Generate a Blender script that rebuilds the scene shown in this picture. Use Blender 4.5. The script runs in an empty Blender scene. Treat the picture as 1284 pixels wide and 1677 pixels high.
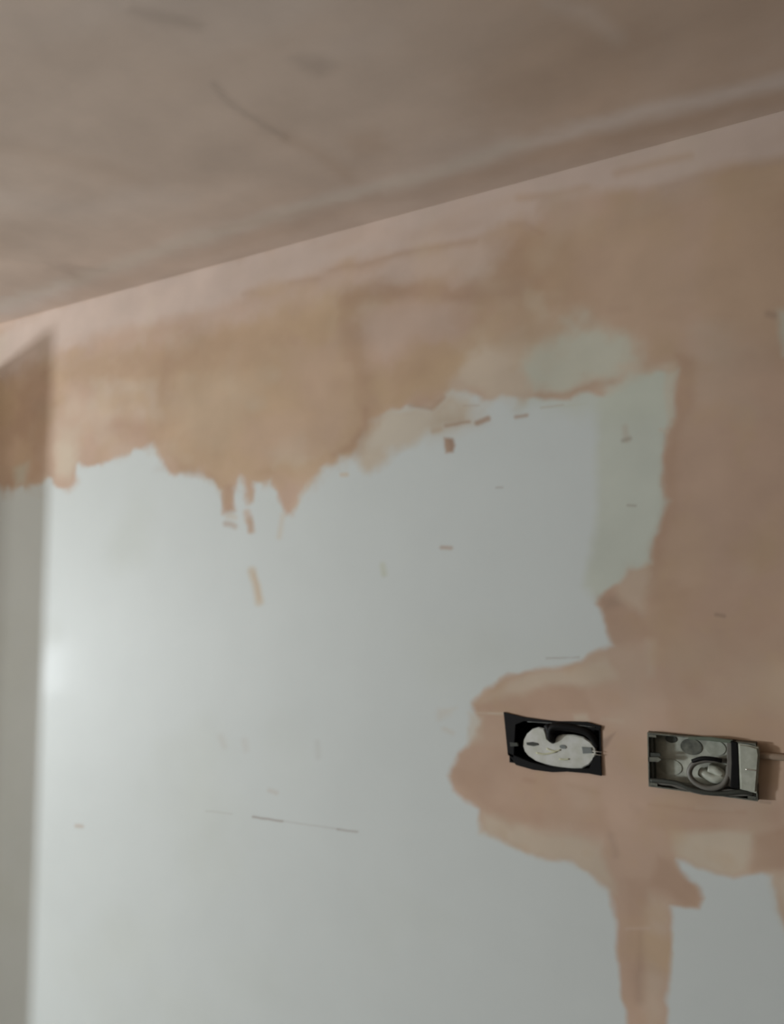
import bpy, bmesh, math, random
import numpy as np
from mathutils import Vector, Matrix

# ------------------------------------------------------------ camera, world, lights
SC = bpy.context.scene
D = 1.1                       # distance from camera to the plastered wall
CEIL = 2.40
CAMZ = CEIL - 0.549 * D
YAW, PIT, ROLL = math.radians(30.672), math.radians(4.444), math.radians(-0.025)
FPX = 1269.0
cd = bpy.data.cameras.new('camera'); cam = bpy.data.objects.new('camera', cd)
SC.collection.objects.link(cam); SC.camera = cam
cd.sensor_fit = 'VERTICAL'; cd.sensor_height = 24.0
cd.lens = 24.0 * FPX / 1677.0
cd.clip_start = 0.01
FW = np.array([-math.sin(YAW) * math.cos(PIT), math.cos(YAW) * math.cos(PIT), math.sin(PIT)])
RI = np.array([math.cos(YAW), math.sin(YAW), 0.0]); UP = np.cross(RI, FW)
R1 = math.cos(ROLL) * RI + math.sin(ROLL) * UP; U1 = -math.sin(ROLL) * RI + math.cos(ROLL) * UP
CAMP = np.array([0.0, -D, CAMZ])
cam.matrix_world = Matrix(((R1[0], U1[0], -FW[0], CAMP[0]), (R1[1], U1[1], -FW[1], CAMP[1]),
                           (R1[2], U1[2], -FW[2], CAMP[2]), (0, 0, 0, 1)))
cd.dof.use_dof = True; cd.dof.focus_distance = 0.88; cd.dof.aperture_fstop = 2.5

W = bpy.data.worlds.new('world'); SC.world = W; W.use_nodes = True
bg = W.node_tree.nodes['Background']; bg.inputs[0].default_value = (1.0, 0.95, 0.88, 1); bg.inputs[1].default_value = 0.01

def area(name, loc, aim, sx, sy, power, col):
    l = bpy.data.lights.new(name, 'AREA'); l.shape = 'RECTANGLE'; l.size = sx; l.size_y = sy
    l.energy = power; l.color = col
    o = bpy.data.objects.new(name, l); SC.collection.objects.link(o); o.location = loc
    o.rotation_euler = (Vector(aim) - Vector(loc)).to_track_quat('-Z', 'Y').to_euler(); return o
area('work_light', (-5.258, -2.64, 1.08), (-1.2, 0, 1.7), 0.28, 0.38, 152, (0.925, 0.99, 1.045))
area('fill_light', (-2.85, -1.95, 1.5), (-1.3, 0, 1.9), 0.9, 1.0, 17.5, (1.0, 0.965, 0.90))  # added soft fill, no window behind it; shapes the falloff to the right

SC.view_settings.view_transform = 'Standard'; SC.view_settings.look = 'None'
SC.view_settings.gamma = 1; SC.view_settings.use_curve_mapping = False
SC.view_settings.exposure = 0.06

# ------------------------------------------------------------ helpers
def on_wall(px, py):
    """pixel -> (x, z) on the wall plane y = 0"""
    d = FW * FPX + R1 * (px - 642) - U1 * (py - 838.5)
    return d[0] / d[1] * D, CAMZ + d[2] / d[1] * D
def to_px(X, Y, Z):
    vx, vy, vz = X - CAMP[0], Y - CAMP[1], Z - CAMP[2]
    a = vx * FW[0] + vy * FW[1] + vz * FW[2]
    a = np.where(a < 0.05, 0.05, a)
    return (642 + FPX * (vx * R1[0] + vy * R1[1] + vz * R1[2]) / a,
            838.5 - FPX * (vx * U1[0] + vy * U1[1] + vz * U1[2]) / a)
def srgb(r, g, b):
    f = lambda c: ((c / 255 + 0.055) / 1.055) ** 2.4 if c > 10 else c / 255 / 12.92
    return (f(r), f(g), f(b))

def link(o, parent=None):
    SC.collection.objects.link(o)
    if parent: o.parent = parent
    return o
def obj(name, bm, mat, parent=None, smooth=False):
    me = bpy.data.meshes.new(name); bm.to_mesh(me); bm.free()
    me.materials.append(mat)
    if smooth:
        for p in me.polygons: p.use_smooth = True
    return link(bpy.data.objects.new(name, me), parent)
def box(bm, x0, x1, y0, y1, z0, z1, bev=0.0):
    r = bmesh.ops.create_cube(bm, size=1)
    for v in r['verts']:
        v.co = Vector(((x0 + x1) / 2 + v.co.x * (x1 - x0), (y0 + y1) / 2 + v.co.y * (y1 - y0), (z0 + z1) / 2 + v.co.z * (z1 - z0)))
    if bev:
        es = list({e for v in r['verts'] for e in v.link_edges})
        bmesh.ops.bevel(bm, geom=es, offset=bev, segments=2, affect='EDGES')
def tube(bm, pts, rad, seg=10, sub=8, flat=1.0):
    """catmull-rom tube through pts; flat squashes across y"""
    P = [Vector(p) for p in pts]; P = [P[0] * 2 - P[1]] + P + [P[-1] * 2 - P[-2]]
    C = []
    for i in range(1, len(P) - 2):
        for k in range(sub):
            t = k / sub; a, b, c, d = P[i - 1], P[i], P[i + 1], P[i + 2]
            C.append(0.5 * ((2 * b) + (c - a) * t + (2 * a - 5 * b + 4 * c - d) * t * t + (3 * b - a - 3 * c + d) * t ** 3))
    C.append(P[-2]); rings = []
    for i, c in enumerate(C):
        t = (C[min(i + 1, len(C) - 1)] - C[max(i - 1, 0)]).normalized()
        ref = Vector((0, 1, 0)) if abs(t.y) < 0.9 else Vector((0, 0, 1))
        n = t.cross(ref).normalized(); b = t.cross(n)
        rings.append([bm.verts.new(c + n * math.cos(q) * rad + b * math.sin(q) * rad * flat) for q in [2 * math.pi * s / seg for s in range(seg)]])
    for a, b in zip(rings, rings[1:]):
        for s in range(seg): bm.faces.new((a[s], a[(s + 1) % seg], b[(s + 1) % seg], b[s]))
    bm.faces.new(rings[0][::-1]); bm.faces.new(rings[-1])
    bmesh.ops.recalc_face_normals(bm, faces=bm.faces)
def slab(bm, outline, y0, y1, bev=0.0):
    """extrude an outline [(x,z)] between depths y0 (front) and y1 (back)"""
    a = [bm.verts.new((x, y0, z)) for x, z in outline]; b = [bm.verts.new((x, y1, z)) for x, z in outline]
    f = bm.faces.new(a); bm.faces.new(b[::-1]); n = len(a)
    for i in range(n): bm.faces.new((a[i], b[i], b[(i + 1) % n], a[(i + 1) % n]))
    bmesh.ops.recalc_face_normals(bm, faces=bm.faces)
    if bev: bmesh.ops.bevel(bm, geom=list(f.edges), offset=bev, segments=3, affect='EDGES')

def simple_mat(name, col, rough=0.6, metal=0.0, var=0.12, scale=60.0, col2=None, spec=0.5):
    m = bpy.data.materials.new(name); m.use_nodes = True; nt = m.node_tree; b = nt.nodes['Principled BSDF']
    tc = nt.nodes.new('ShaderNodeTexCoord'); nz = nt.nodes.new('ShaderNodeTexNoise'); nz.inputs['Scale'].default_value = scale
    nz.inputs['Detail'].default_value = 5
    nt.links.new(tc.outputs['Object'], nz.inputs['Vector'])
    r = nt.nodes.new('ShaderNodeValToRGB'); r.color_ramp.elements[0].position = 0.35; r.color_ramp.elements[1].position = 0.65
    c2 = col2 or tuple(c * (1 - var) for c in col)
    r.color_ramp.elements[0].color = (*c2, 1); r.color_ramp.elements[1].color = (*col, 1)
    nt.links.new(nz.outputs['Fac'], r.inputs[0]); nt.links.new(r.outputs[0], b.inputs['Base Color'])
    b.inputs['Roughness'].default_value = rough; b.inputs['Metallic'].default_value = metal
    b.inputs['Specular IOR Level'].default_value = spec
    return m

# pigments, mixed by the per-point weights stored on the surfaces
PIG = dict(
    paint=(0.612, 0.655, 0.640),
    green=(0.55, 0.58, 0.49),
    skim=(0.60, 0.52, 0.41),
    pink=(0.55, 0.40, 0.305),
    ochre=(0.53, 0.385, 0.25),
    damp_shade=(0.43, 0.285, 0.195),  # brown damp plaster; also used to paint in shade
    dry=(0.62, 0.505, 0.435),
    mark=(0.26, 0.19, 0.15))
KEYS = list(PIG)
def surface_mat(name, streak, rpaint=0.5, gain=(1, 1, 1)):
    m = bpy.data.materials.new(name); m.use_nodes = True; nt = m.node_tree; N = nt.nodes; Lk = nt.links
    b = N['Principled BSDF']; tot = None; outs = []
    for a in ('weights_a', 'weights_b'):
        at = N.new('ShaderNodeAttribute'); at.attribute_name = a
        sp = N.new('ShaderNodeSeparateColor'); Lk.new(at.outputs['Color'], sp.inputs[0])
        outs += [sp.outputs[0], sp.outputs[1], sp.outputs[2], at.outputs['Alpha']]
    for k, o in zip(KEYS, outs):
        v = N.new('ShaderNodeVectorMath'); v.operation = 'SCALE'; v.inputs[0].default_value = tuple(c * g for c, g in zip(PIG[k], gain)); Lk.new(o, v.inputs['Scale'])
        if tot is None: tot = v.outputs[0]
        else:
            s = N.new('ShaderNodeVectorMath'); s.operation = 'ADD'; Lk.new(tot, s.inputs[0]); Lk.new(v.outputs[0], s.inputs[1]); tot = s.outputs[0]
    tc = N.new('ShaderNodeTexCoord'); mp = N.new('ShaderNodeMapping'); Lk.new(tc.outputs['Object'], mp.inputs[0])
    mp.inputs['Scale'].default_value = streak
    n1 = N.new('ShaderNodeTexNoise'); n1.inputs['Scale'].default_value = 1.0; n1.inputs['Detail'].default_value = 6; n1.inputs['Distortion'].default_value = 0.4
    Lk.new(mp.outputs[0], n1.inputs['Vector'])
    n2 = N.new('ShaderNodeTexNoise'); n2.inputs['Scale'].default_value = 9.0; n2.inputs['Detail'].default_value = 4
    Lk.new(tc.outputs['Object'], n2.inputs['Vector'])
    ad = N.new('ShaderNodeMath'); ad.operation = 'ADD'; Lk.new(n1.outputs['Fac'], ad.inputs[0]); Lk.new(n2.outputs['Fac'], ad.inputs[1])
    # plaster varies more than paint
    pl = N.new('ShaderNodeMath'); pl.operation = 'MULTIPLY_ADD'; Lk.new(outs[0], pl.inputs[0]); pl.inputs[1].default_value = -0.27; pl.inputs[2].default_value = 0.33
    sb = N.new('ShaderNodeMath'); sb.operation = 'SUBTRACT'; Lk.new(ad.outputs[0], sb.inputs[0]); sb.inputs[1].default_value = 1.0
    ml = N.new('ShaderNodeMath'); ml.operation = 'MULTIPLY_ADD'; Lk.new(sb.outputs[0], ml.inputs[0]); Lk.new(pl.outputs[0], ml.inputs[1]); ml.inputs[2].default_value = 1.0
    fs = N.new('ShaderNodeVectorMath'); fs.operation = 'SCALE'; Lk.new(tot, fs.inputs[0]); Lk.new(ml.outputs[0], fs.inputs['Scale'])
    Lk.new(fs.outputs[0], b.inputs['Base Color'])
    ro = N.new('ShaderNodeMath'); ro.operation = 'MULTIPLY_ADD'; Lk.new(outs[0], ro.inputs[0]); ro.inputs[1].default_value = rpaint - 0.8; ro.inputs[2].default_value = 0.8
    Lk.new(ro.outputs[0], b.inputs['Roughness']); b.inputs['Specular IOR Level'].default_value = 0.14
    ct = N.new('ShaderNodeMath'); ct.operation = 'MULTIPLY'; Lk.new(outs[0], ct.inputs[0]); ct.inputs[1].default_value = 0.005; Lk.new(ct.outputs[0], b.inputs['Coat Weight'])
    b.inputs['Coat Roughness'].default_value = 0.11
    bp = N.new('ShaderNodeBump'); bp.inputs['Strength'].default_value = 0.25; bp.inputs['Distance'].default_value = 0.002
    Lk.new(ad.outputs[0], bp.inputs['Height']); Lk.new(bp.outputs[0], b.inputs['Normal'])
    return m

def vnoise(a, b, cell, seed):
    rg = np.random.default_rng(seed); T = rg.random((256, 256)).astype(np.float32)
    u, v = a / cell + 1000.3, b / cell + 1000.7
    i, j = np.floor(u).astype(int), np.floor(v).astype(int); fu, fv = u - i, v - j
    fu = fu * fu * (3 - 2 * fu); fv = fv * fv * (3 - 2 * fv)
    g = lambda p, q: T[p % 256, q % 256]
    return (g(i, j) * (1 - fu) * (1 - fv) + g(i + 1, j) * fu * (1 - fv) + g(i, j + 1) * (1 - fu) * fv + g(i + 1, j + 1) * fu * fv) * 2 - 1
def fnoise(a, b, cell, seed):
    return vnoise(a, b, cell, seed) + 0.5 * vnoise(a, b, cell / 2.1, seed + 1) + 0.25 * vnoise(a, b, cell / 4.3, seed + 2)

class Painter:
    """weights of the pigments on the points of a surface; outlines are given where they lie on the wall"""
    def __init__(s, A, B, a, b, base):
        s.px, s.py, s.a, s.b = A, B, a, b
        s.w = np.zeros((len(A), 8), np.float32); s.w[:, KEYS.index(base)] = 1
        s.nx = fnoise(a, b, 0.035, 11); s.ny = fnoise(a, b, 0.035, 57)
    def put(s, sel, al, pig):
        al = al[:, None]; s.w[sel] *= (1 - al); s.w[sel, KEYS.index(pig)] += al[:, 0]
    def _sd(s, pts, closed, m, warp):
        P = np.array(pts, float)
        sel = np.where((s.px > P[:, 0].min() - m) & (s.px < P[:, 0].max() + m) & (s.py > P[:, 1].min() - m) & (s.py < P[:, 1].max() + m))[0]
        X = s.px[sel] + s.nx[sel] * warp; Y = s.py[sel] + s.ny[sel] * warp
        d = np.full(len(sel), 1e9); ins = np.zeros(len(sel), bool); n = len(P)
        for i in range(n if closed else n - 1):
            x0, y0 = P[i]; x1, y1 = P[(i + 1) % n]; dx, dy = x1 - x0, y1 - y0
            t = np.clip(((X - x0) * dx + (Y - y0) * dy) / (dx * dx + dy * dy + 1e-9), 0, 1)
            d = np.minimum(d, (X - x0 - t * dx) ** 2 + (Y - y0 - t * dy) ** 2)
            if closed:
                c = ((y0 > Y) != (y1 > Y)); ins ^= c & (X < dx * (Y - y0) / (dy if abs(dy) > 1e-9 else 1e-9) + x0)
        d = np.sqrt(d)
        return sel, (np.where(ins, d, -d) if closed else -d)
    def poly(s, pts, pig, alpha=1.0, soft=5, warp=4):
        soft = soft * 1.35
        sel, d = s._sd(pts, True, soft + warp * 2 + 4, warp)
        t = np.clip(d / (2 * soft) + 0.5, 0, 1); s.put(sel, (alpha * t * t * (3 - 2 * t)).astype(np.float32), pig)
    def line(s, pts, width, pig, alpha=1.0, soft=3, warp=2):
        soft = soft * 1.2; warp = warp * .6
        sel, d = s._sd(pts, False, width + soft + warp * 2 + 4, warp); d = d + width / 2
        t = np.clip(d / (2 * soft) + 0.5, 0, 1); s.put(sel, (alpha * t * t * (3 - 2 * t)).astype(np.float32), pig)
    def mottle(s, pig, cell, seed, lo, hi, alpha, only, sx=1.0):
        n = fnoise(s.a * sx, s.b, cell, seed); t = np.clip((n - lo) / (hi - lo), 0, 1)
        m = sum(s.w[:, KEYS.index(k)] for k in only)
        s.put(np.arange(len(n)), (alpha * t * m).astype(np.float32), pig)
    def store(s, me):
        for nm, sl in (('weights_a', slice(0, 4)), ('weights_b', slice(4, 8))):
            at = me.attributes.new(nm, 'FLOAT_COLOR', 'POINT'); at.data.foreach_set('color', np.ascontiguousarray(s.w[:, sl]).ravel())

def grid_mesh(name, xs, zs, place, holes=()):
    """tensor grid; place(a, b) -> xyz arrays; faces whose centre lies in a hole are left out"""
    na, nb = len(xs), len(zs); A, B = np.meshgrid(xs, zs, indexing='ij'); A = A.ravel(); B = B.ravel()
    co = np.stack(place(A, B), 1).astype(np.float32)
    i, j = np.meshgrid(np.arange(na - 1), np.arange(nb - 1), indexing='ij'); i = i.ravel(); j = j.ravel()
    ca, cb = (xs[i] + xs[i + 1]) / 2, (zs[j] + zs[j + 1]) / 2; keep = np.ones(len(i), bool)
    for x0, x1, z0, z1 in holes: keep &= ~((ca > x0) & (ca < x1) & (cb > z0) & (cb < z1))
    i, j = i[keep], j[keep]
    q = np.stack([i * nb + j, (i + 1) * nb + j, (i + 1) * nb + j + 1, i * nb + j + 1], 1).astype(np.int32)
    me = bpy.data.meshes.new(name); n = len(q)
    me.vertices.add(len(co)); me.vertices.foreach_set('co', co.ravel())
    me.loops.add(n * 4); me.loops.foreach_set('vertex_index', q.ravel())
    me.polygons.add(n); me.polygons.foreach_set('loop_start', np.arange(0, n * 4, 4, dtype=np.int32))
    me.polygons.foreach_set('loop_total', np.full(n, 4, np.int32)); me.update(calc_edges=True); me.validate()
    return me, co

X0, X1, YF = -6.9, 3.4, -4.8       # room extents
# ------------------------------------------------------------ wall with the plaster patches
bx0, bz1 = on_wall(834, 1170); bx1, _ = on_wall(984, 1188); bz0 = on_wall(984, 1268)[1]; bz1 = on_wall(984, 1188)[1]
gx0, _ = on_wall(1062, 1196); gx1, _ = on_wall(1240, 1222); gz1 = on_wall(1064, 1197)[1]; gz0 = on_wall(1066, 1286)[1]
HOLES = [(bx0, bx1, bz0, bz1), (gx0, gx1, gz0, gz1)]
cols = [on_wall(p, 838)[0] for p in np.arange(-240, 1450, 2.0)]
cols = [c for c in cols if all(abs(c - h) > 4e-4 for H in HOLES for h in H[:2])] + [h for H in HOLES for h in H[:2]] + list(np.linspace(X0, cols[0] - 0.02, 40)) + list(np.linspace(cols[-1] + 0.02, X1, 12))
rows = list(np.arange(CAMZ - 1.12, CEIL - 0.001, 0.0019))
rows = [c for c in rows if all(abs(c - h) > 4e-4 for H in HOLES for h in H[2:])] + [h for H in HOLES for h in H[2:]] + [CEIL] + list(np.linspace(0, CAMZ - 1.13, 10))
cols = np.array(sorted(set(cols))); rows = np.array(sorted(set(rows)))
me, co = grid_mesh('wall_back', cols, rows, lambda a, b: (a, np.zeros_like(a), b), HOLES)
WX, WY = to_px(co[:, 0], co[:, 1], co[:, 2])
P = Painter(WX, WY, co[:, 0], co[:, 2], 'paint')
# old paint, yellower to the right of the clear panel
P.poly([(975, 690), (1000, 600), (1110, 600), (1110, 900), (1000, 1000), (960, 960), (975, 850)], 'green', .75, 10, 5)
P.poly([(840, 560), (1110, 540), (1110, 700), (990, 690), (850, 665)], 'green', .6, 18, 8)
# broad body of new plaster: across the top, down the right and round the boxes
BODY = [(-260, 250), (-260, 810), (-120, 805), (-40, 790), (0, 797), (33, 800), (55, 793), (77, 785), (97, 799), (110, 802), (124, 788), (127, 765), (154, 764), (181, 749), (208, 740),
 (234, 735), (251, 727), (262, 738), (266, 760), (280, 777), (295, 774), (312, 768), (327, 762), (338, 782), (355, 792), (365, 800), (368, 840), (385, 838), (386, 800),
 (398, 783), (404, 800), (408, 830), (414, 826), (419, 790), (443, 788), (452, 805), (463, 845), (474, 846), (486, 828), (493, 813), (507, 789), (521, 767), (548, 758), (551, 740), (571, 736), (587, 732),
 (592, 700), (630, 672), (673, 665), (704, 669), (724, 655), (733, 636), (760, 640), (793, 657), (824, 645), (867, 652), (900, 655), (934, 656), (948, 646), (986, 650), (990, 628), (1015, 624),
 (1026, 606), (1059, 610), (1086, 612), (1106, 606), (1106, 686), (1094, 712), (1087, 749), (1087, 785), (1089, 807), (1097, 816), (1086, 843), (1077, 874), (1066, 901),
 (1064, 921), (1028, 934), (1015, 955), (992, 968), (979, 986), (988, 1006), (995, 1035), (1001, 1057), (974, 1066), (948, 1081), (903, 1093), (858, 1098), (824, 1112), (800, 1128), (782, 1142), (773, 1152),
 (777, 1170), (786, 1182), (782, 1205), (764, 1222), (746, 1234), (738, 1255), (732, 1270), (743, 1296), (760, 1312), (786, 1325), (793, 1364), (823, 1382), (882, 1400), (936, 1414), (973, 1437), (996, 1459), (1005, 1487),
 (1009, 1550), (1018, 1605), (1023, 1677), (1030, 1900), (1092, 1900), (1091, 1677), (1096, 1573), (1099, 1520), (1100, 1488), (1123, 1489), (1141, 1487), (1149, 1468), (1137, 1450), (1120, 1432), (1112, 1412),
 (1155, 1423), (1200, 1436), (1246, 1431), (1262, 1436), (1272, 1460), (1284, 1500), (1310, 1560), (1600, 1560), (1600, -60)]
P.poly(BODY, 'pink', 1, 5, 5)
for q in ((404, 845), (410, 862)): P.line([(q[0], q[1] - 5), (q[0] + 2, q[1] + 8)], 9, 'pink', .6, 5)
# thin pale skim feathered over the paint
P.poly([(592, 700), (640, 668), (700, 668), (735, 640), (770, 655), (770, 690), (700, 706), (680, 723), (641, 740), (622, 758), (602, 775), (590, 754)], 'skim', .85, 9, 6)
P.poly([(690, 690), (800, 660), (800, 690), (705, 720)], 'skim', .35, 14, 6)
P.poly([(735, 560), (830, 530), (930, 520), (1050, 540), (1050, 600), (1010, 622), (985, 645), (940, 652), (860, 650), (790, 652), (735, 632)], 'skim', .75, 18, 14)
P.poly([(880, 560), (950, 528), (1030, 545), (1042, 585), (990, 618), (930, 640), (880, 635), (850, 600)], 'green', .72, 16, 12)
P.poly([(830, 1118), (870, 1102), (930, 1093), (990, 1072), (1010, 1110), (960, 1122), (900, 1126), (850, 1142), (785, 1150)], 'skim', .7, 8, 6)
P.poly([(795, 1330), (840, 1345), (900, 1362), (985, 1380), (1005, 1462), (970, 1436), (930, 1414), (880, 1400), (823, 1382), (793, 1366)], 'skim', .75, 9, 6)
P.poly([(1100, 1362), (1150, 1358), (1235, 1362), (1224, 1428), (1198, 1434), (1155, 1423), (1112, 1408), (1104, 1390)], 'skim', .9, 7, 4)
P.poly([(1030, 930), (1066, 920), (1064, 955), (1050, 1000), (1015, 985), (1012, 960)], 'skim', .45, 10, 5)
P.poly([(768, 1170), (790, 1175), (790, 1210), (766, 1222)], 'skim', .6, 6, 4)
P.poly([(1062, 1463), (1098, 1475), (1090, 1560), (1086, 1680), (1055, 1690), (1058, 1540)], 'skim', .4, 10, 5)
P.poly([(1085, 600), (1108, 592), (1106, 690), (1094, 712), (1088, 640)], 'skim', .5, 5, 3)
P.poly([(1262, 1434), (1600, 1424), (1600, 1560), (1310, 1560), (1284, 1500)], 'skim', .75, 12, 5)
# mid ochre / damp tones in the top band
P.poly([(95, 590), (300, 560), (430, 510), (520, 480), (600, 470), (640, 500), (575, 540), (590, 640), (600, 700), (590, 735), (548, 756), (500, 790), (440, 788), (365, 796), (300, 770), (262, 735), (250, 640), (160, 628), (95, 625)], 'ochre', .8, 16, 12)
P.poly([(-260, 640), (-20, 620), (40, 600), (60, 640), (50, 800), (-260, 800)], 'ochre', .35, 18, 10)
P.poly([(575, 545), (600, 570), (640, 640), (680, 600), (730, 560), (780, 560), (740, 620), (700, 640), (640, 662), (600, 702), (575, 738), (560, 700)], 'ochre', .8, 14, 10)
P.poly([(560, 480), (620, 450), (760, 462), (850, 440), (890, 480), (820, 500), (730, 492), (640, 500), (560, 520)], 'damp_shade', .45, 14, 8)
P.poly([(600, 505), (700, 490), (780, 500), (770, 560), (700, 580), (650, 625), (600, 600), (580, 550)], 'pink', .85, 14, 8)
P.poly([(470, 560), (560, 540), (585, 620), (590, 700), (540, 720), (480, 640)], 'pink', .5, 18, 10)
P.poly([(275, 740), (345, 775), (385, 800), (300, 775)], 'damp_shade', .3, 8, 5)
P.poly([(255, 770), (275, 755), (330, 758), (345, 785), (290, 778)], 'damp_shade', .22, 8, 4)
P.line([(376, 800), (377, 836)], 15, 'damp_shade', .4, 5)
P.line([(545, 745), (575, 730), (597, 700), (600, 670)], 8, 'damp_shade', .55, 6)
P.line([(672, 664), (706, 669), (727, 650)], 6, 'damp_shade', .6, 4)
P.line([(885, 650), (935, 645), (960, 636), (1000, 625)], 12, 'damp_shade', .42, 7, 5)
P.line([(1015, 600), (1060, 607), (1100, 600)], 12, 'skim', .6, 6, 4)
P.poly([(97, 560), (180, 545), (250, 600), (250, 720), (180, 745), (130, 760), (95, 700)], 'pink', .3, 18, 8)
P.poly([(95, 700), (130, 700), (125, 760), (110, 790), (95, 775)], 'skim', .5, 12, 6)
P.poly([(160, 625), (255, 625), (262, 690), (200, 690), (140, 670)], 'skim', .5, 12, 8)
P.poly([(-260, 660), (60, 650), (50, 720), (-260, 740)], 'damp_shade', .2, 20, 12)
# large warm field at upper right
P.poly([(760, 420), (845, 365), (900, 380), (1100, 330), (1110, 590), (1060, 600), (1050, 540), (930, 515), (860, 540), (840, 470)], 'ochre', .55, 26, 12)
P.poly([(820, 400), (860, 362), (900, 385), (990, 400), (980, 500), (900, 510), (860, 480)], 'damp_shade', .3, 20, 10)
P.poly([(855, 478), (890, 485), (898, 520), (880, 530), (858, 500)], 'skim', .6, 6, 4)
P.poly([(815, 510), (860, 500), (890, 530), (850, 545), (800, 540)], 'skim', .3, 10, 8)
P.line([(1000, 508), (1030, 505)], 10, 'damp_shade', .3, 6)
# deep brown right field, edge of the taped joint
P.poly([(1108, 583), (1150, 590), (1220, 575), (1600, 560), (1600, 1330), (1284, 1240), (1100, 1190), (1070, 1050), (1060, 1000), (1064, 901), (1077, 874), (1086, 843), (1097, 816), (1088, 790), (1090, 720), (1106, 686)], 'damp_shade', .28, 10, 5)
P.poly([(1108, 583), (1135, 590), (1140, 660), (1115, 720), (1104, 830), (1086, 900), (1062, 960), (1066, 895), (1090, 830), (1086, 760), (1104, 690)], 'damp_shade', .42, 9, 5)
P.poly([(982, 975), (1020, 978), (1045, 1000), (1070, 1040), (1040, 1060), (1003, 1055), (990, 1010)], 'damp_shade', .4, 9, 5)
P.poly([(984, 976), (1012, 974), (1020, 992), (990, 1000)], 'mark', .28, 7, 3)
P.poly([(1150, 240), (1600, 190), (1600, 700), (1200, 560), (1130, 500)], 'ochre', .45, 40, 16)
P.poly([(1276, 510), (1330, 500), (1330, 590), (1282, 580)], 'green', .75, 8, 4)
# damp patches round the boxes
P.poly([(775, 1150), (800, 1140), (850, 1140), (905, 1124), (960, 1124), (975, 1165), (880, 1175), (838, 1165), (800, 1166), (775, 1165)], 'damp_shade', .33, 8, 4)
P.poly([(768, 1222), (830, 1215), (832, 1250), (900, 1275), (985, 1290), (985, 1320), (850, 1315), (770, 1310), (745, 1275), (745, 1240)], 'damp_shade', .18, 10, 5)
P.poly([(795, 1312), (860, 1318), (990, 1325), (1005, 1372), (930, 1352), (870, 1345), (840, 1358), (815, 1340)], 'damp_shade', .33, 8, 5)
P.poly([(1075, 1320), (1284, 1320), (1284, 1350), (1160, 1358), (1100, 1362), (1080, 1350)], 'damp_shade', .25, 8, 4)
P.poly([(1236, 1368), (1290, 1350), (1600, 1350), (1600, 1426), (1232, 1426)], 'damp_shade', .5, 6, 4)
P.poly([(1078, 1400), (1105, 1410), (1120, 1432), (1145, 1455), (1141, 1486), (1120, 1484), (1100, 1462), (1065, 1452)], 'damp_shade', .42, 7, 4)
P.poly([(1025, 1440), (1065, 1440), (1060, 1540), (1062, 1640), (1036, 1650), (1022, 1560)], 'damp_shade', .25, 8, 5)
P.line([(1050, 1530), (1046, 1600), (1048, 1640)], 12, 'mark', .22, 7)
P.line([(1025, 1520), (1064, 1520)], 4, 'dry', .5, 3)
P.line([(1000, 1370), (1010, 1400)], 10, 'mark', .2, 6)
P.line([(1035, 1320), (1045, 1326)], 12, 'mark', .18, 6)
P.poly([(1020, 1060), (1060, 1050), (1068, 1240), (1060, 1330), (1010, 1330), (995, 1290), (995, 1180)], 'pink', .5, 16, 6)
P.poly([(1058, 1050), (1072, 1052), (1070, 1105), (1060, 1110)], 'skim', .4, 8, 4)
P.poly([(938, 1172), (962, 1170), (968, 1182), (940, 1184)], 'skim', .7, 4, 2)
P.line([(778, 1167), (826, 1170)], 3, 'skim', .6, 2, 1)
# dry pale strip under the ceiling
P.poly([(-260, 570), (0, 545), (40, 520), (88, 500), (1600, 80), (1600, 190), (1284, 256), (1180, 275), (1090, 305), (1010, 310), (900, 322), (880, 360), (845, 362), (780, 390), (640, 415), (560, 430), (482, 462), (400, 482), (330, 515), (180, 545), (90, 575), (0, 620), (-260, 640)], 'dry', .92, 12, 6)
P.line([(-260, 600), (0, 535), (330, 448), (640, 355), (940, 278), (1300, 184)], 9, 'dry', .5, 4, 1)
P.poly([(640, 425), (780, 400), (830, 385), (825, 420), (780, 455), (680, 465), (600, 450)], 'dry', .6, 12, 8)
P.poly([(470, 470), (600, 440), (620, 470), (500, 500), (330, 545), (200, 570), (330, 520)], 'dry', .35, 16, 8)
P.line([(540, 443), (580, 436), (640, 420), (700, 408), (780, 396)], 7, 'damp_shade', .4, 6, 4)
P.line([(475, 465), (520, 456)], 9, 'damp_shade', .35, 5)
P.line([(400, 480), (415, 478)], 8, 'damp_shade', .3, 5)
P.line([(850, 325), (900, 320), (960, 308)], 10, 'pink', .7, 7)
P.line([(1010, 285), (1080, 265), (1130, 255)], 9, 'pink', .6, 7)
P.line([(1085, 308), (1140, 290), (1284, 262), (1500, 215)], 12, 'damp_shade', .28, 8)
P.line([(835, 368), (860, 366), (890, 382)], 8, 'damp_shade', .35, 6)
P.mottle('ochre', .09, 5, .15, 1.0, .7, ('pink', 'skim'))
P.mottle('damp_shade', .13, 9, .35, 1.3, .5, ('pink', 'ochre'))
P.mottle('skim', .11, 21, .4, 1.2, .35, ('pink', 'ochre', 'dry'))
P.mottle('pink', .06, 33, .3, 1.2, .35, ('dry',), .35)
P.mottle('ochre', .035, 61, .3, 1.3, .35, ('pink', 'skim', 'damp_shade'))
P.mottle('pink', .045, 67, .3, 1.3, .3, ('ochre', 'damp_shade'))
P.mottle('damp_shade', .05, 77, .5, 1.4, .35, ('pink', 'ochre'), .5)
P.mottle('green', .2, 41, .3, 1.3, .16, ('paint',))
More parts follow.
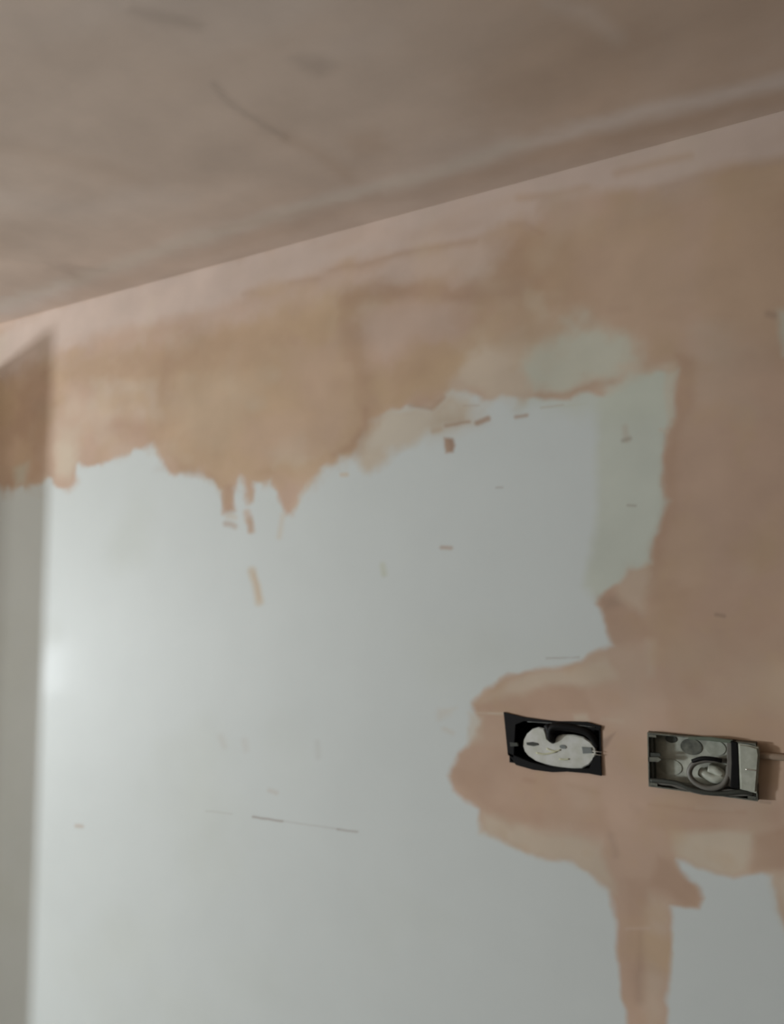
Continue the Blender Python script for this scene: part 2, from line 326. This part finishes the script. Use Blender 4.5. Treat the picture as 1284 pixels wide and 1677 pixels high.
# worked-over patches in the middle of the band
P.line([(570, 535), (582, 580), (600, 640), (604, 690), (585, 730)], 30, 'damp_shade', .38, 12, 6)
P.poly([(612, 640), (640, 590), (690, 560), (735, 560), (760, 590), (735, 630), (690, 650), (640, 664)], 'ochre', .7, 10, 8)
P.poly([(640, 600), (690, 565), (740, 570), (700, 620), (650, 650)], 'damp_shade', .22, 12, 8)
P.poly([(585, 520), (640, 500), (740, 496), (775, 512), (765, 550), (690, 560), (640, 610), (600, 580)], 'pink', .65, 7, 5)
P.poly([(590, 530), (640, 510), (740, 505), (750, 545), (680, 552), (630, 590)], 'dry', .3, 12, 6)
P.poly([(480, 520), (530, 505), (545, 540), (510, 565), (480, 550)], 'ochre', .8, 16, 8); P.poly([(490, 525), (535, 515), (530, 550), (500, 550)], 'damp_shade', .2, 12, 6)
P.line([(560, 498), (620, 478), (700, 482), (780, 486), (850, 478)], 22, 'damp_shade', .32, 10, 6)
P.poly([(440, 735), (490, 720), (520, 740), (500, 762), (455, 765)], 'skim', .45, 12, 8)
P.poly([(400, 690), (480, 680), (560, 700), (540, 740), (420, 760), (395, 730)], 'pink', .4, 14, 8)
P.poly([(250, 560), (330, 545), (440, 520), (470, 560), (380, 610), (270, 610)], 'damp_shade', .22, 16, 8)
P.line([(110, 610), (200, 600), (300, 590)], 24, 'damp_shade', .18, 12, 6)
P.poly([(270, 640), (380, 610), (420, 660), (360, 730), (290, 720)], 'skim', .18, 20, 8)
P.poly([(20, 640), (85, 600), (84, 700), (74, 770), (52, 780), (48, 730), (22, 710)], 'damp_shade', .5, 9, 4)  # painted shade: deepens the cast shadow on the plaster
P.poly([(-200, 640), (25, 630), (20, 690), (-200, 700)], 'ochre', .7, 14, 6)
P.poly([(22, 765), (44, 760), (42, 792), (24, 796)], 'green', .5, 6, 3)
P.line([(100, 790), (112, 800), (122, 788)], 14, 'pink', .5, 7); P.poly([(92, 730), (122, 728), (128, 758), (112, 776), (94, 772)], 'skim', .6, 8, 4)
P.poly([(800, 395), (850, 372), (880, 385), (860, 420), (880, 470), (840, 480), (800, 450)], 'damp_shade', .28, 14, 8)
P.poly([(940, 395), (1060, 380), (1120, 420), (1100, 540), (1060, 560), (960, 500)], 'pink', .35, 22, 10)
P.poly([(1140, 360), (1260, 320), (1400, 330), (1400, 560), (1180, 560)], 'damp_shade', .16, 30, 12)
P.poly([(1130, 700), (1180, 690), (1200, 820), (1180, 940), (1110, 960), (1100, 900), (1130, 830)], 'pink', .45, 18, 8)
# dabs, splashes, screw heads and scratches
P.line([(708, 706), (722, 702)], 6, 'ochre', .5, 4)
P.line([(730, 697), (768, 690)], 5, 'damp_shade', .65, 3)
P.line([(781, 692), (800, 686)], 9, 'damp_shade', .75, 3)
P.line([(845, 682), (862, 680)], 5, 'damp_shade', .7, 3)
P.line([(760, 664), (784, 664)], 3, 'damp_shade', .3, 2); P.line([(886, 669), (922, 664)], 3, 'damp_shade', .3, 2); P.line([(884, 669), (960, 662)], 2, 'green', .5, 2)
P.poly([(727, 716), (742, 717), (746, 729), (742, 741), (730, 742), (728, 730)], 'damp_shade', .9, 3, 1)
P.poly([(735, 717), (744, 720), (744, 740), (738, 738)], 'mark', .3, 3, 1)
P.line([(724, 897), (738, 897)], 6, 'damp_shade', .6, 3); P.line([(813, 799), (823, 799)], 2.5, 'mark', .4, 1.5)
P.line([(1024, 700), (1026, 720)], 10, 'damp_shade', .25, 4); P.line([(1020, 722), (1032, 718)], 6, 'mark', .4, 3)
P.line([(1028, 827), (1041, 828)], 3, 'mark', .45, 2); P.line([(1172, 1007), (1186, 1009)], 5, 'mark', .5, 3)
P.line([(1258, 514), (1268, 516)], 10, 'mark', .35, 5)
P.line([(1082, 705), (1094, 708)], 5, 'skim', .5, 3)
P.line([(370, 858), (384, 862)], 9, 'damp_shade', .5, 4, 3); P.line([(374, 846), (384, 848)], 8, 'skim', .5, 4)
P.line([(410, 850), (412, 870)], 9, 'damp_shade', .4, 4); P.line([(412, 935), (419, 960), (424, 985)], 13, 'skim', .85, 5, 2)
P.line([(416, 940), (424, 980)], 4, 'ochre', .35, 3)
P.line([(462, 845), (458, 880)], 8, 'skim', .5, 5); P.line([(505, 790), (480, 835)], 8, 'skim', .4, 6)
P.line([(560, 777), (568, 776)], 7, 'skim', .8, 3); P.line([(627, 925), (629, 940)], 9, 'green', .8, 4)
P.line([(125, 1352), (134, 1353)], 6, 'damp_shade', .45, 3); P.line([(362, 1206), (368, 1222)], 10, 'damp_shade', .12, 5)
P.line([(400, 1214), (404, 1228)], 10, 'damp_shade', .12, 5); P.line([(520, 1216), (522, 1240)], 9, 'mark', .1, 4)
P.line([(442, 1295), (452, 1297)], 6, 'damp_shade', .25, 4)
P.line([(338, 1328), (380, 1333)], 2, 'mark', .2, 1.5, 1); P.line([(414, 1338), (462, 1345)], 3, 'mark', .6, 1.5, 1)
P.line([(462, 1345), (555, 1358)], 2, 'mark', .25, 1.5, 1); P.line([(553, 1358), (585, 1362)], 3, 'mark', .45, 1.5, 1)
P.line([(895, 1078), (948, 1076)], 2.5, 'mark', .35, 1.5, 1); P.line([(930, 1078), (960, 1060)], 5, 'paint', .5, 3)
P.line([(800, 1168), (828, 1168)], 2.5, 'skim', .7, 1.5, 0)
P.poly([(984, 1212), (1008, 1200), (992, 1224), (984, 1232)], 'mark', .5, 3, 1)
P.poly([(715, 1165), (750, 1160), (735, 1175), (720, 1185)], 'skim', .3, 5, 4); P.line([(728, 1195), (740, 1200)], 7, 'skim', .3, 4)
P.line([(1245, 1312), (1262, 1315)], 3, 'mark', .5, 2)
P.line([(858, 1277), (876, 1280)], 6, 'damp_shade', .4, 4); P.line([(930, 1285), (980, 1298)], 7, 'damp_shade', .25, 5)
P.line([(1064, 1318), (1140, 1326), (1220, 1330)], 5, 'damp_shade', .35, 5); P.line([(1140, 1322), (1200, 1326)], 5, 'skim', .2, 4)
P.line([(988, 1178), (1020, 1182)], 6, 'skim', .3, 4)
P.store(me)
wm = surface_mat('plastered_wall', (3.0, 3.0, 5.0))
me.materials.append(wm)
wall = link(bpy.data.objects.new('wall_back', me)); wall['kind'] = 'structure'

# ------------------------------------------------------------ ceiling
cx = np.array(sorted(list(np.linspace(X0, -3.0, 30)) + list(np.arange(-2.98, 0.8, 0.006)) + list(np.linspace(0.82, X1, 6))))
cy = np.array(sorted(list(np.linspace(YF, -1.3, 30)) + list(np.arange(-1.29, -0.003, 0.004)) + [0.0]))
mc, cc = grid_mesh('ceiling', cx, cy, lambda a, b: (a, b, np.full_like(a, CEIL)))
AX, AY = to_px(cc[:, 0], cc[:, 1], cc[:, 2])
front = ((cc[:, 0] - CAMP[0]) * FW[0] + (cc[:, 1] - CAMP[1]) * FW[1] + (cc[:, 2] - CAMP[2]) * FW[2]) > 0.12
AX = np.where(front, AX, -9999)
Q = Painter(AX, AY, cc[:, 0], cc[:, 1], 'dry')
Q.put(np.arange(len(AX)), np.full(len(AX), .7, np.float32), 'pink')
Q.mottle('damp_shade', .22, 71, .1, 1.2, .35, ('dry', 'pink'), .5)
Q.mottle('dry', .16, 81, .2, 1.2, .5, ('pink',), .4)
Q.poly([(960, -300), (1700, -300), (1700, 90), (1284, 140), (1080, 190), (960, 200), (900, 60)], 'damp_shade', .6, 120, 20)  # broad dark tone painted in for light falling off to the right
Q.poly([(640, -300), (1000, -300), (960, 200), (800, 230), (700, 100)], 'damp_shade', .25, 90, 20)  # weaker step of the same painted falloff
# tape joint parallel to the wall
Q.line([(-300, 560), (0, 505), (110, 470), (250, 420), (400, 372), (560, 325), (700, 290), (860, 235), (1060, 185), (1284, 130), (1500, 80)], 24, 'dry', .9, 12, 6)
Q.line([(130, 462), (300, 412), (470, 366), (640, 320), (850, 262), (1060, 210), (1284, 160)], 28, 'damp_shade', .3, 12, 6)
Q.line([(-300, 555), (0, 500), (110, 465), (250, 415), (400, 368), (560, 322), (700, 287), (860, 233)], 14, 'skim', .3, 10, 5)
Q.line([(350, 375), (480, 352), (620, 320)], 8, 'damp_shade', .2, 7, 4)
Q.line([(352, 140), (372, 165), (405, 190), (440, 208), (470, 226)], 9, 'mark', .32, 7, 5)
Q.line([(470, 226), (520, 250), (570, 285)], 14, 'damp_shade', .3, 12, 6)
Q.poly([(480, 95), (530, 88), (555, 108), (520, 122), (490, 112)], 'mark', .32, 12, 6)
Q.poly([(215, 5), (270, 22), (330, 38), (325, 52), (260, 40), (210, 18)], 'mark', .25, 9, 5)
Q.poly([(75, 435), (150, 436), (175, 442), (120, 450), (80, 447)], 'mark', .25, 8, 5)
Q.poly([(780, 120), (900, 60), (1000, 20), (1060, 60), (980, 140), (880, 220), (790, 215)], 'damp_shade', .25, 40, 14)
Q.poly([(560, 225), (620, 215), (640, 245), (580, 255)], 'damp_shade', .3, 14, 6)
Q.line([(900, 5), (960, 20), (1010, 60)], 24, 'dry', .3, 16)
Q.line([(0, 330), (160, 345), (300, 330)], 34, 'dry', .3, 20, 8); Q.line([(0, 240), (120, 262), (240, 300)], 20, 'damp_shade', .18, 14, 8)
Q.store(mc)
mc.materials.append(surface_mat('plastered_ceiling', (2.0, 5.0, 2.0), gain=(1.02, 1.10, 1.16)))
ceil = link(bpy.data.objects.new('ceiling', mc)); ceil['kind'] = 'structure'

# ------------------------------------------------------------ rest of the room shell (outside the frame)
def struct(name, boxes, mat):
    bm = bmesh.new()
    for b in boxes: box(bm, *b)
    o = obj(name, bm, mat); o['kind'] = 'structure'; return o
raw = simple_mat('raw_plaster', (0.50, 0.38, 0.30), 0.85, scale=3.0)
struct('floor', [(X0, X1, YF, 0.12, -0.1, 0.0)], simple_mat('dusty_concrete', (0.36, 0.34, 0.31), 0.9, scale=4.0, var=.3))
struct('wall_left', [(X0 - .1, X0, YF, 0.0, 0, CEIL)], raw)
struct('wall_right', [(X1, X1 + .1, YF, 0.0, 0, CEIL)], raw)
# unseen board added left of the frame, shaped to throw the hard shadow
NX, NP, NZ = -1.729 * D, 0.226 * D, CAMZ + 0.396 * D
struct('shadow_board_1', [(NX - 0.03, NX, -NP, -0.0005, 0.001, NZ)], simple_mat('board_timber', (0.55, 0.42, 0.28), 0.6, scale=20))

# ------------------------------------------------------------ materials of the boxes
blackp = simple_mat('black_plastic', (0.004, 0.004, 0.004), 0.6, var=.4, scale=90, spec=.2)
whitep = simple_mat('dusty_white_plastic', (0.60, 0.61, 0.57), 0.5, scale=70, col2=(0.50, 0.51, 0.44))
cream = simple_mat('plaster_smear', (0.58, 0.58, 0.40), 0.8, scale=90)
greyp = simple_mat('grey_plastic', (0.19, 0.21, 0.20), 0.5)
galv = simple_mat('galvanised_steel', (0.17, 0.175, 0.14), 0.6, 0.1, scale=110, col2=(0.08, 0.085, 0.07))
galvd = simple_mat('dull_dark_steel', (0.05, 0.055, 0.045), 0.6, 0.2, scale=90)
sheath = simple_mat('grey_cable_sheath', (0.15, 0.145, 0.125), 0.5, scale=60)
brass = simple_mat('screw_glint_metal', (0.75, 0.73, 0.66), 0.3, 0.8)
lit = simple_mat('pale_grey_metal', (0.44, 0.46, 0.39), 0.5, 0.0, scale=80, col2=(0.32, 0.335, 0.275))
dusty = simple_mat('brown_sheath', (0.33, 0.245, 0.175), 0.85, scale=60)

def thing(name, label, cat, loc):
    o = link(bpy.data.objects.new(name, None)); o.location = loc; o.empty_display_size = 0.03
    o['label'] = label; o['category'] = cat; return o
def local(loc):
    """(px, py, y) -> coordinates in the thing's own frame, at depth y off the wall"""
    def f(px, py, y=0.0):
        d = FW * FPX + R1 * (px - 642) - U1 * (py - 838.5); t = (y + D) / d[1]
        return (d[0] * t - loc[0], y - loc[1], CAMZ + d[2] * t - loc[2])
    return f
def open_box(bm, x0, x1, z0, z1, yf, yb, t):
    box(bm, x0, x1, yb - t, yb, z0, z1)                    # back plate
    box(bm, x0, x0 + t, yf, yb - t, z0, z1); box(bm, x1 - t, x1, yf, yb - t, z0, z1)
    box(bm, x0 + t, x1 - t, yf, yb - t, z0, z0 + t); box(bm, x0 + t, x1 - t, yf, yb - t, z1 - t, z1)
def disc(bm, c, r, y0, y1, seg=20, sx=1.0):
    slab(bm, [(c[0] + sx * r * math.cos(2 * math.pi * i / seg), c[1] + r * math.sin(2 * math.pi * i / seg)) for i in range(seg)], y0, y1, 0)

# ------------------------------------------------------------ black socket box with white oval cover
LB = ((bx0 + bx1) / 2, 0.0, (bz0 + bz1) / 2)
t1 = thing('socket_box', 'black recessed double socket box with a white oval cover plate in the wall', 'socket box', LB)
hw, hh = (bx1 - bx0) / 2, (bz1 - bz0) / 2; f = local(LB)
bm = bmesh.new(); open_box(bm, -hw, hw, -hh, hh, -0.0015, 0.034, 0.002)
obj('back_box', bm, blackp, t1)
# the ragged rim of the plastered-in box: top lip with a lifted corner, sagging bottom lip
bm = bmesh.new()
T = [(826, 1166), (834, 1168), (858, 1174), (880, 1177), (905, 1181), (935, 1181), (962, 1182), (985, 1189)]
slab(bm, [f(x, y)[::2] for x, y in T] + [f(x, y)[::2] for x, y in [(983, 1196), (950, 1190), (905, 1187), (860, 1180), (845, 1186), (842, 1240), (833, 1236)]], -0.003, 0.004)
obj('rim', bm, blackp, t1)
bm = bmesh.new()
slab(bm, [f(x, y)[::2] for x, y in [(832, 1232), (842, 1236), (870, 1248), (905, 1257), (940, 1259), (966, 1258), (972, 1240), (984, 1236), (986, 1270), (965, 1266), (930, 1263), (906, 1264), (874, 1260), (846, 1252)]], -0.003, 0.006)
obj('rim', bm, blackp, t1)
OV = [(857, 1222), (858, 1212), (863, 1202), (872, 1194), (882, 1191), (891, 1193), (894, 1201), (896, 1210), (901, 1213.5), (908, 1211), (914, 1205), (922, 1203), (940, 1203.5), (955, 1207), (967, 1215), (975, 1224), (977, 1233), (973, 1243), (965, 1252), (953, 1258), (935, 1259), (915, 1257), (895, 1252), (878, 1246), (866, 1238), (860, 1231)]
bm = bmesh.new(); slab(bm, [f(x, y, 0.002)[::2] for x, y in OV], 0.001, 0.005, 0.0012)
cp = obj('cover_plate', bm, whitep, t1)
bm = bmesh.new(); slab(bm, [f(x, y, 0.001)[::2] for x, y in [(953, 1223), (969, 1224), (971, 1233), (955, 1234)]], -0.0005, 0.002, 0.0005)
obj('lug', bm, greyp, cp)
bm = bmesh.new(); slab(bm, [f(x, y, 0.001)[::2] for x, y in [(862, 1216), (872, 1215), (881, 1217), (883, 1220), (874, 1222), (863, 1220)]], 0.0002, 0.002, 0.0004)
obj('slot', bm, galvd, cp)
bm = bmesh.new(); disc(bm, f(922, 1223, 0.001)[::2], 0.0028, 0.0002, 0.002, 14, 1.8)
obj('screw_hole', bm, greyp, cp)
for pts in ([(878, 1233), (892, 1235), (912, 1231)], [(916, 1243), (924, 1244), (932, 1243)], [(895, 1226), (908, 1230), (918, 1228)]):
    bm = bmesh.new(); tube(bm, [f(x, y, 0.0006) for x, y in pts], 0.0011, 6, 4, .5); o = obj('plaster_drip', bm, cream, cp, True)
bm = bmesh.new(); tube(bm, [f(*p) for p in [(905, 1206, -0.002), (901, 1198, -0.004), (908, 1190, -0.004), (930, 1191, -0.003), (955, 1196, -0.002), (970, 1206, 0.0), (979, 1221, 0.006)]], 0.0058, 12, 8)
o = obj('cable', bm, blackp, t1, True); o['label'] = 'thick black cable'
bm = bmesh.new(); tube(bm, [f(*p) for p in [(896, 1187, -0.003), (900, 1196, -0.004), (902, 1208, -0.002), (906, 1212, 0.004)]], 0.0056, 12, 8)
obj('cable_end', bm, blackp, t1, True)
bm = bmesh.new(); tube(bm, [f(*p) for p in [(864, 1182, -0.0036), (900, 1184, -0.0036), (940, 1187, -0.0036), (974, 1191, -0.0036)]], 0.0004, 6, 4)
o = obj('edge_glint', bm, greyp, t1, True); o['label'] = 'thin glint line along the box edge'  # thin tube standing in for the glint on the box edge
for yy in (1231, 1236):
    bm = bmesh.new(); tube(bm, [f(970, yy - 1, -0.003), f(978, yy, -0.004), (f(986, yy + 1, -0.003))], 0.0006, 6, 4)
    obj('screw_glint', bm, brass, t1, True)  # bright tubes drawn as the glint on the screw lug
bm = bmesh.new(); slab(bm, [f(x, y)[::2] for x, y in [(836, 1215), (848, 1216), (850, 1221), (837, 1222)]], -0.0032, 0.001)
obj('fixing_lug', bm, galvd, t1)

# ------------------------------------------------------------ galvanised box with coiled cable
PR = 0.010
RB = ((gx0 + gx1) / 2, 0.0, (gz0 + gz1) / 2)
t2 = thing('socket_box', 'galvanised steel double socket box with a coiled grey cable, standing proud of the plaster', 'socket box', RB)
hw, hh = (gx1 - gx0) / 2, (gz1 - gz0) / 2; f = local(RB)
# the front of the box stands proud, so its outline is set from there
fx0 = f(1058, 1200, -PR)[0]; fx1 = f(1240, 1222, -PR)[0]
bm = bmesh.new(); open_box(bm, -hw + .0005, hw - .0005, -hh + .0005, hh - .0005, -PR, 0.026, 0.0016)
for sx in (-1, 1):     # folded corner returns
    for sz in (-1, 1): box(bm, sx * (hw - .012), sx * (hw - .0025), -PR, -PR + .001, sz * (hh - .006), sz * (hh - .0025))
back = obj('back_box', bm, galv, t2)
bm = bmesh.new(); box(bm, -hw + .003, hw - .003, .0065, .0165, -hh + .003, hh - .003, .0004)
plate = obj('back_plate', bm, simple_mat('mottled_zinc_plate', (0.50, 0.52, 0.44), 0.6, 0.0, scale=55, col2=(0.27, 0.28, 0.235)), back)
sp = 0.0255 - 0.0016
def kdisc(px, py, r, mat, nm, sx=1.0):
    c = f(px, py, 0.006); bm = bmesh.new(); disc(bm, (c[0], c[2]), r, 0.0056, 0.0075, 22, sx); o = obj(nm, bm, mat, back)
    return o
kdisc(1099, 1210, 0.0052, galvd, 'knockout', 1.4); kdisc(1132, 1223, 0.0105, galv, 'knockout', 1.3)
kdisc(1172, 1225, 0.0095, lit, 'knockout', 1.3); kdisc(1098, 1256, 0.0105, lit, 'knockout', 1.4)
# dark strip standing in for shade on the left inner wall; lugs beside it
bm = bmesh.new(); box(bm, -hw + .0022, -hw + .0075, -PR + .003, 0.0063, -hh + .003, hh - .003, .0008)
obj('shade_strip', bm, galvd, t2)
for s, m, nm in ((-1, galv, 'fixing_lug'),):
    bm = bmesh.new(); slab(bm, [f(x, y, -PR)[::2] for x, y in [(1062, 1240), (1078, 1240), (1083, 1244), (1078, 1248), (1062, 1247)]], -PR, -PR + .0015)
    lg = obj(nm, bm, m, t2)
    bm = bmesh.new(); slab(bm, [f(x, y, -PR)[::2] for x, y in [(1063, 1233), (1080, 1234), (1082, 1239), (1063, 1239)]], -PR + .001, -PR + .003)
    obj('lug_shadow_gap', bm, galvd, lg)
# diagonal strap across the left cell
bm = bmesh.new(); slab(bm, [f(x, y, .01)[::2] for x, y in [(1098, 1240), (1112, 1236), (1104, 1252), (1091, 1254)]], .009, .012, .0006)
obj('strap', bm, sheath, t2)
# divider bar and bright face plate on the right
bm = bmesh.new(); slab(bm, [f(x, y, -PR)[::2] for x, y in [(1197, 1213), (1208, 1215), (1210, 1250), (1211, 1292), (1196, 1290), (1198, 1250)]], -PR - .001, .012, .001)
obj('divider', bm, blackp, t2)
bm = bmesh.new(); slab(bm, [f(x, y, -PR)[::2] for x, y in [(1190, 1214), (1199, 1215), (1200, 1290), (1190, 1288)]], -PR + .001, .010, .001)
obj('divider_strip', bm, sheath, t2)
bm = bmesh.new(); slab(bm, [f(x, y, -PR)[::2] for x, y in [(1209, 1217), (1226, 1219), (1242, 1224), (1244, 1236), (1239, 1299), (1212, 1292)]], -PR - .003, .010, .002)
fp = obj('face_plate', bm, lit, t2); fp['label'] = 'pale grey end plate'
bm = bmesh.new(); tube(bm, [f(1221, 1260, -PR - .0035), f(1230, 1261, -PR - .0038), f(1239, 1262, -PR - .0035)], .0008, 8, 4)
obj('screw_glint', bm, brass, fp, True)  # screw lug's glint, modelled as a bright tube
# coiled cable: a loop in front of a pale wound core, dipping below the box rim
bm = bmesh.new()
tube(bm, [f(*p) for p in [(1196, 1247, .004), (1178, 1245, -.004), (1155, 1245, -.007), (1136, 1251, -.008), (1129, 1266, -.009), (1138, 1281, -.010), (1160, 1291, -.011), (1182, 1287, -.010), (1192, 1272, -.006), (1194, 1256, .0)]], .0036, 12, 8)
obj('cable_loop', bm, sheath, t2, True)
bm = bmesh.new(); tube(bm, [f(*p) for p in [(1134, 1247, -.009), (1150, 1242, -.011), (1168, 1243, -.011), (1182, 1246, -.009)]], .0028, 10, 8)
o = obj('cable', bm, blackp, t2, True); o['label'] = 'black cable over the coil'
bm = bmesh.new(); tube(bm, [f(*p) for p in [(1148, 1264, .003), (1158, 1269, -.001), (1172, 1275, -.003), (1183, 1271, -.002), (1174, 1263, -.001), (1162, 1260, .001)]], .0066, 12, 8)
o = obj('cable_core', bm, lit, t2, True); o['label'] = 'pale bared cable end'
bm = bmesh.new(); tube(bm, [f(*p) for p in [(1066, 1278, -.010), (1085, 1279, -.011), (1110, 1283, -.012), (1135, 1293, -.013), (1165, 1299, -.013), (1190, 1299, -.012), (1212, 1297, -.011), (1234, 1299, -.008)]], .0030, 10, 8)
o = obj('cable', bm, galvd, t2, True); o['label'] = 'dark cable with the shadow line along the lower rim'  # dark curve merges the sagging cable with the shadow line below it
bm = bmesh.new(); slab(bm, [f(x, y, -.008)[::2] for x, y in [(1066, 1284), (1100, 1287), (1120, 1295), (1150, 1302), (1190, 1305), (1238, 1303), (1236, 1297), (1190, 1292), (1120, 1284), (1066, 1276)]], -.009, .0002, .001)
obj('lower_rim', bm, sheath, t2)
bm = bmesh.new(); slab(bm, [f(x, y, -.009)[::2] for x, y in [(1126, 1206), (1165, 1207), (1200, 1212), (1196, 1217), (1160, 1213), (1128, 1211)]], -.0105, -.007, .0008)
o = obj('rim_tab', bm, simple_mat('green_grey_metal', (0.12, 0.15, 0.11), .6), t2)
# cable added right of the box to give the dark band and shadow there
bm = bmesh.new()
p0 = f(1242, 1236, 0); L0 = [(p0[0] + d, -0.0032, p0[2] + e) for d, e in [(-.001, 0), (.02, .0006), (.05, .0004), (.12, .0), (.22, -.002), (.34, 0)]]
tube(bm, L0, .0042, 12, 6, .8)
o = obj('shadow_cable', bm, dusty, None, True); o.location = RB
o['label'] = 'cable added for the dark band and shadow right of the steel box'; o['category'] = 'cable'
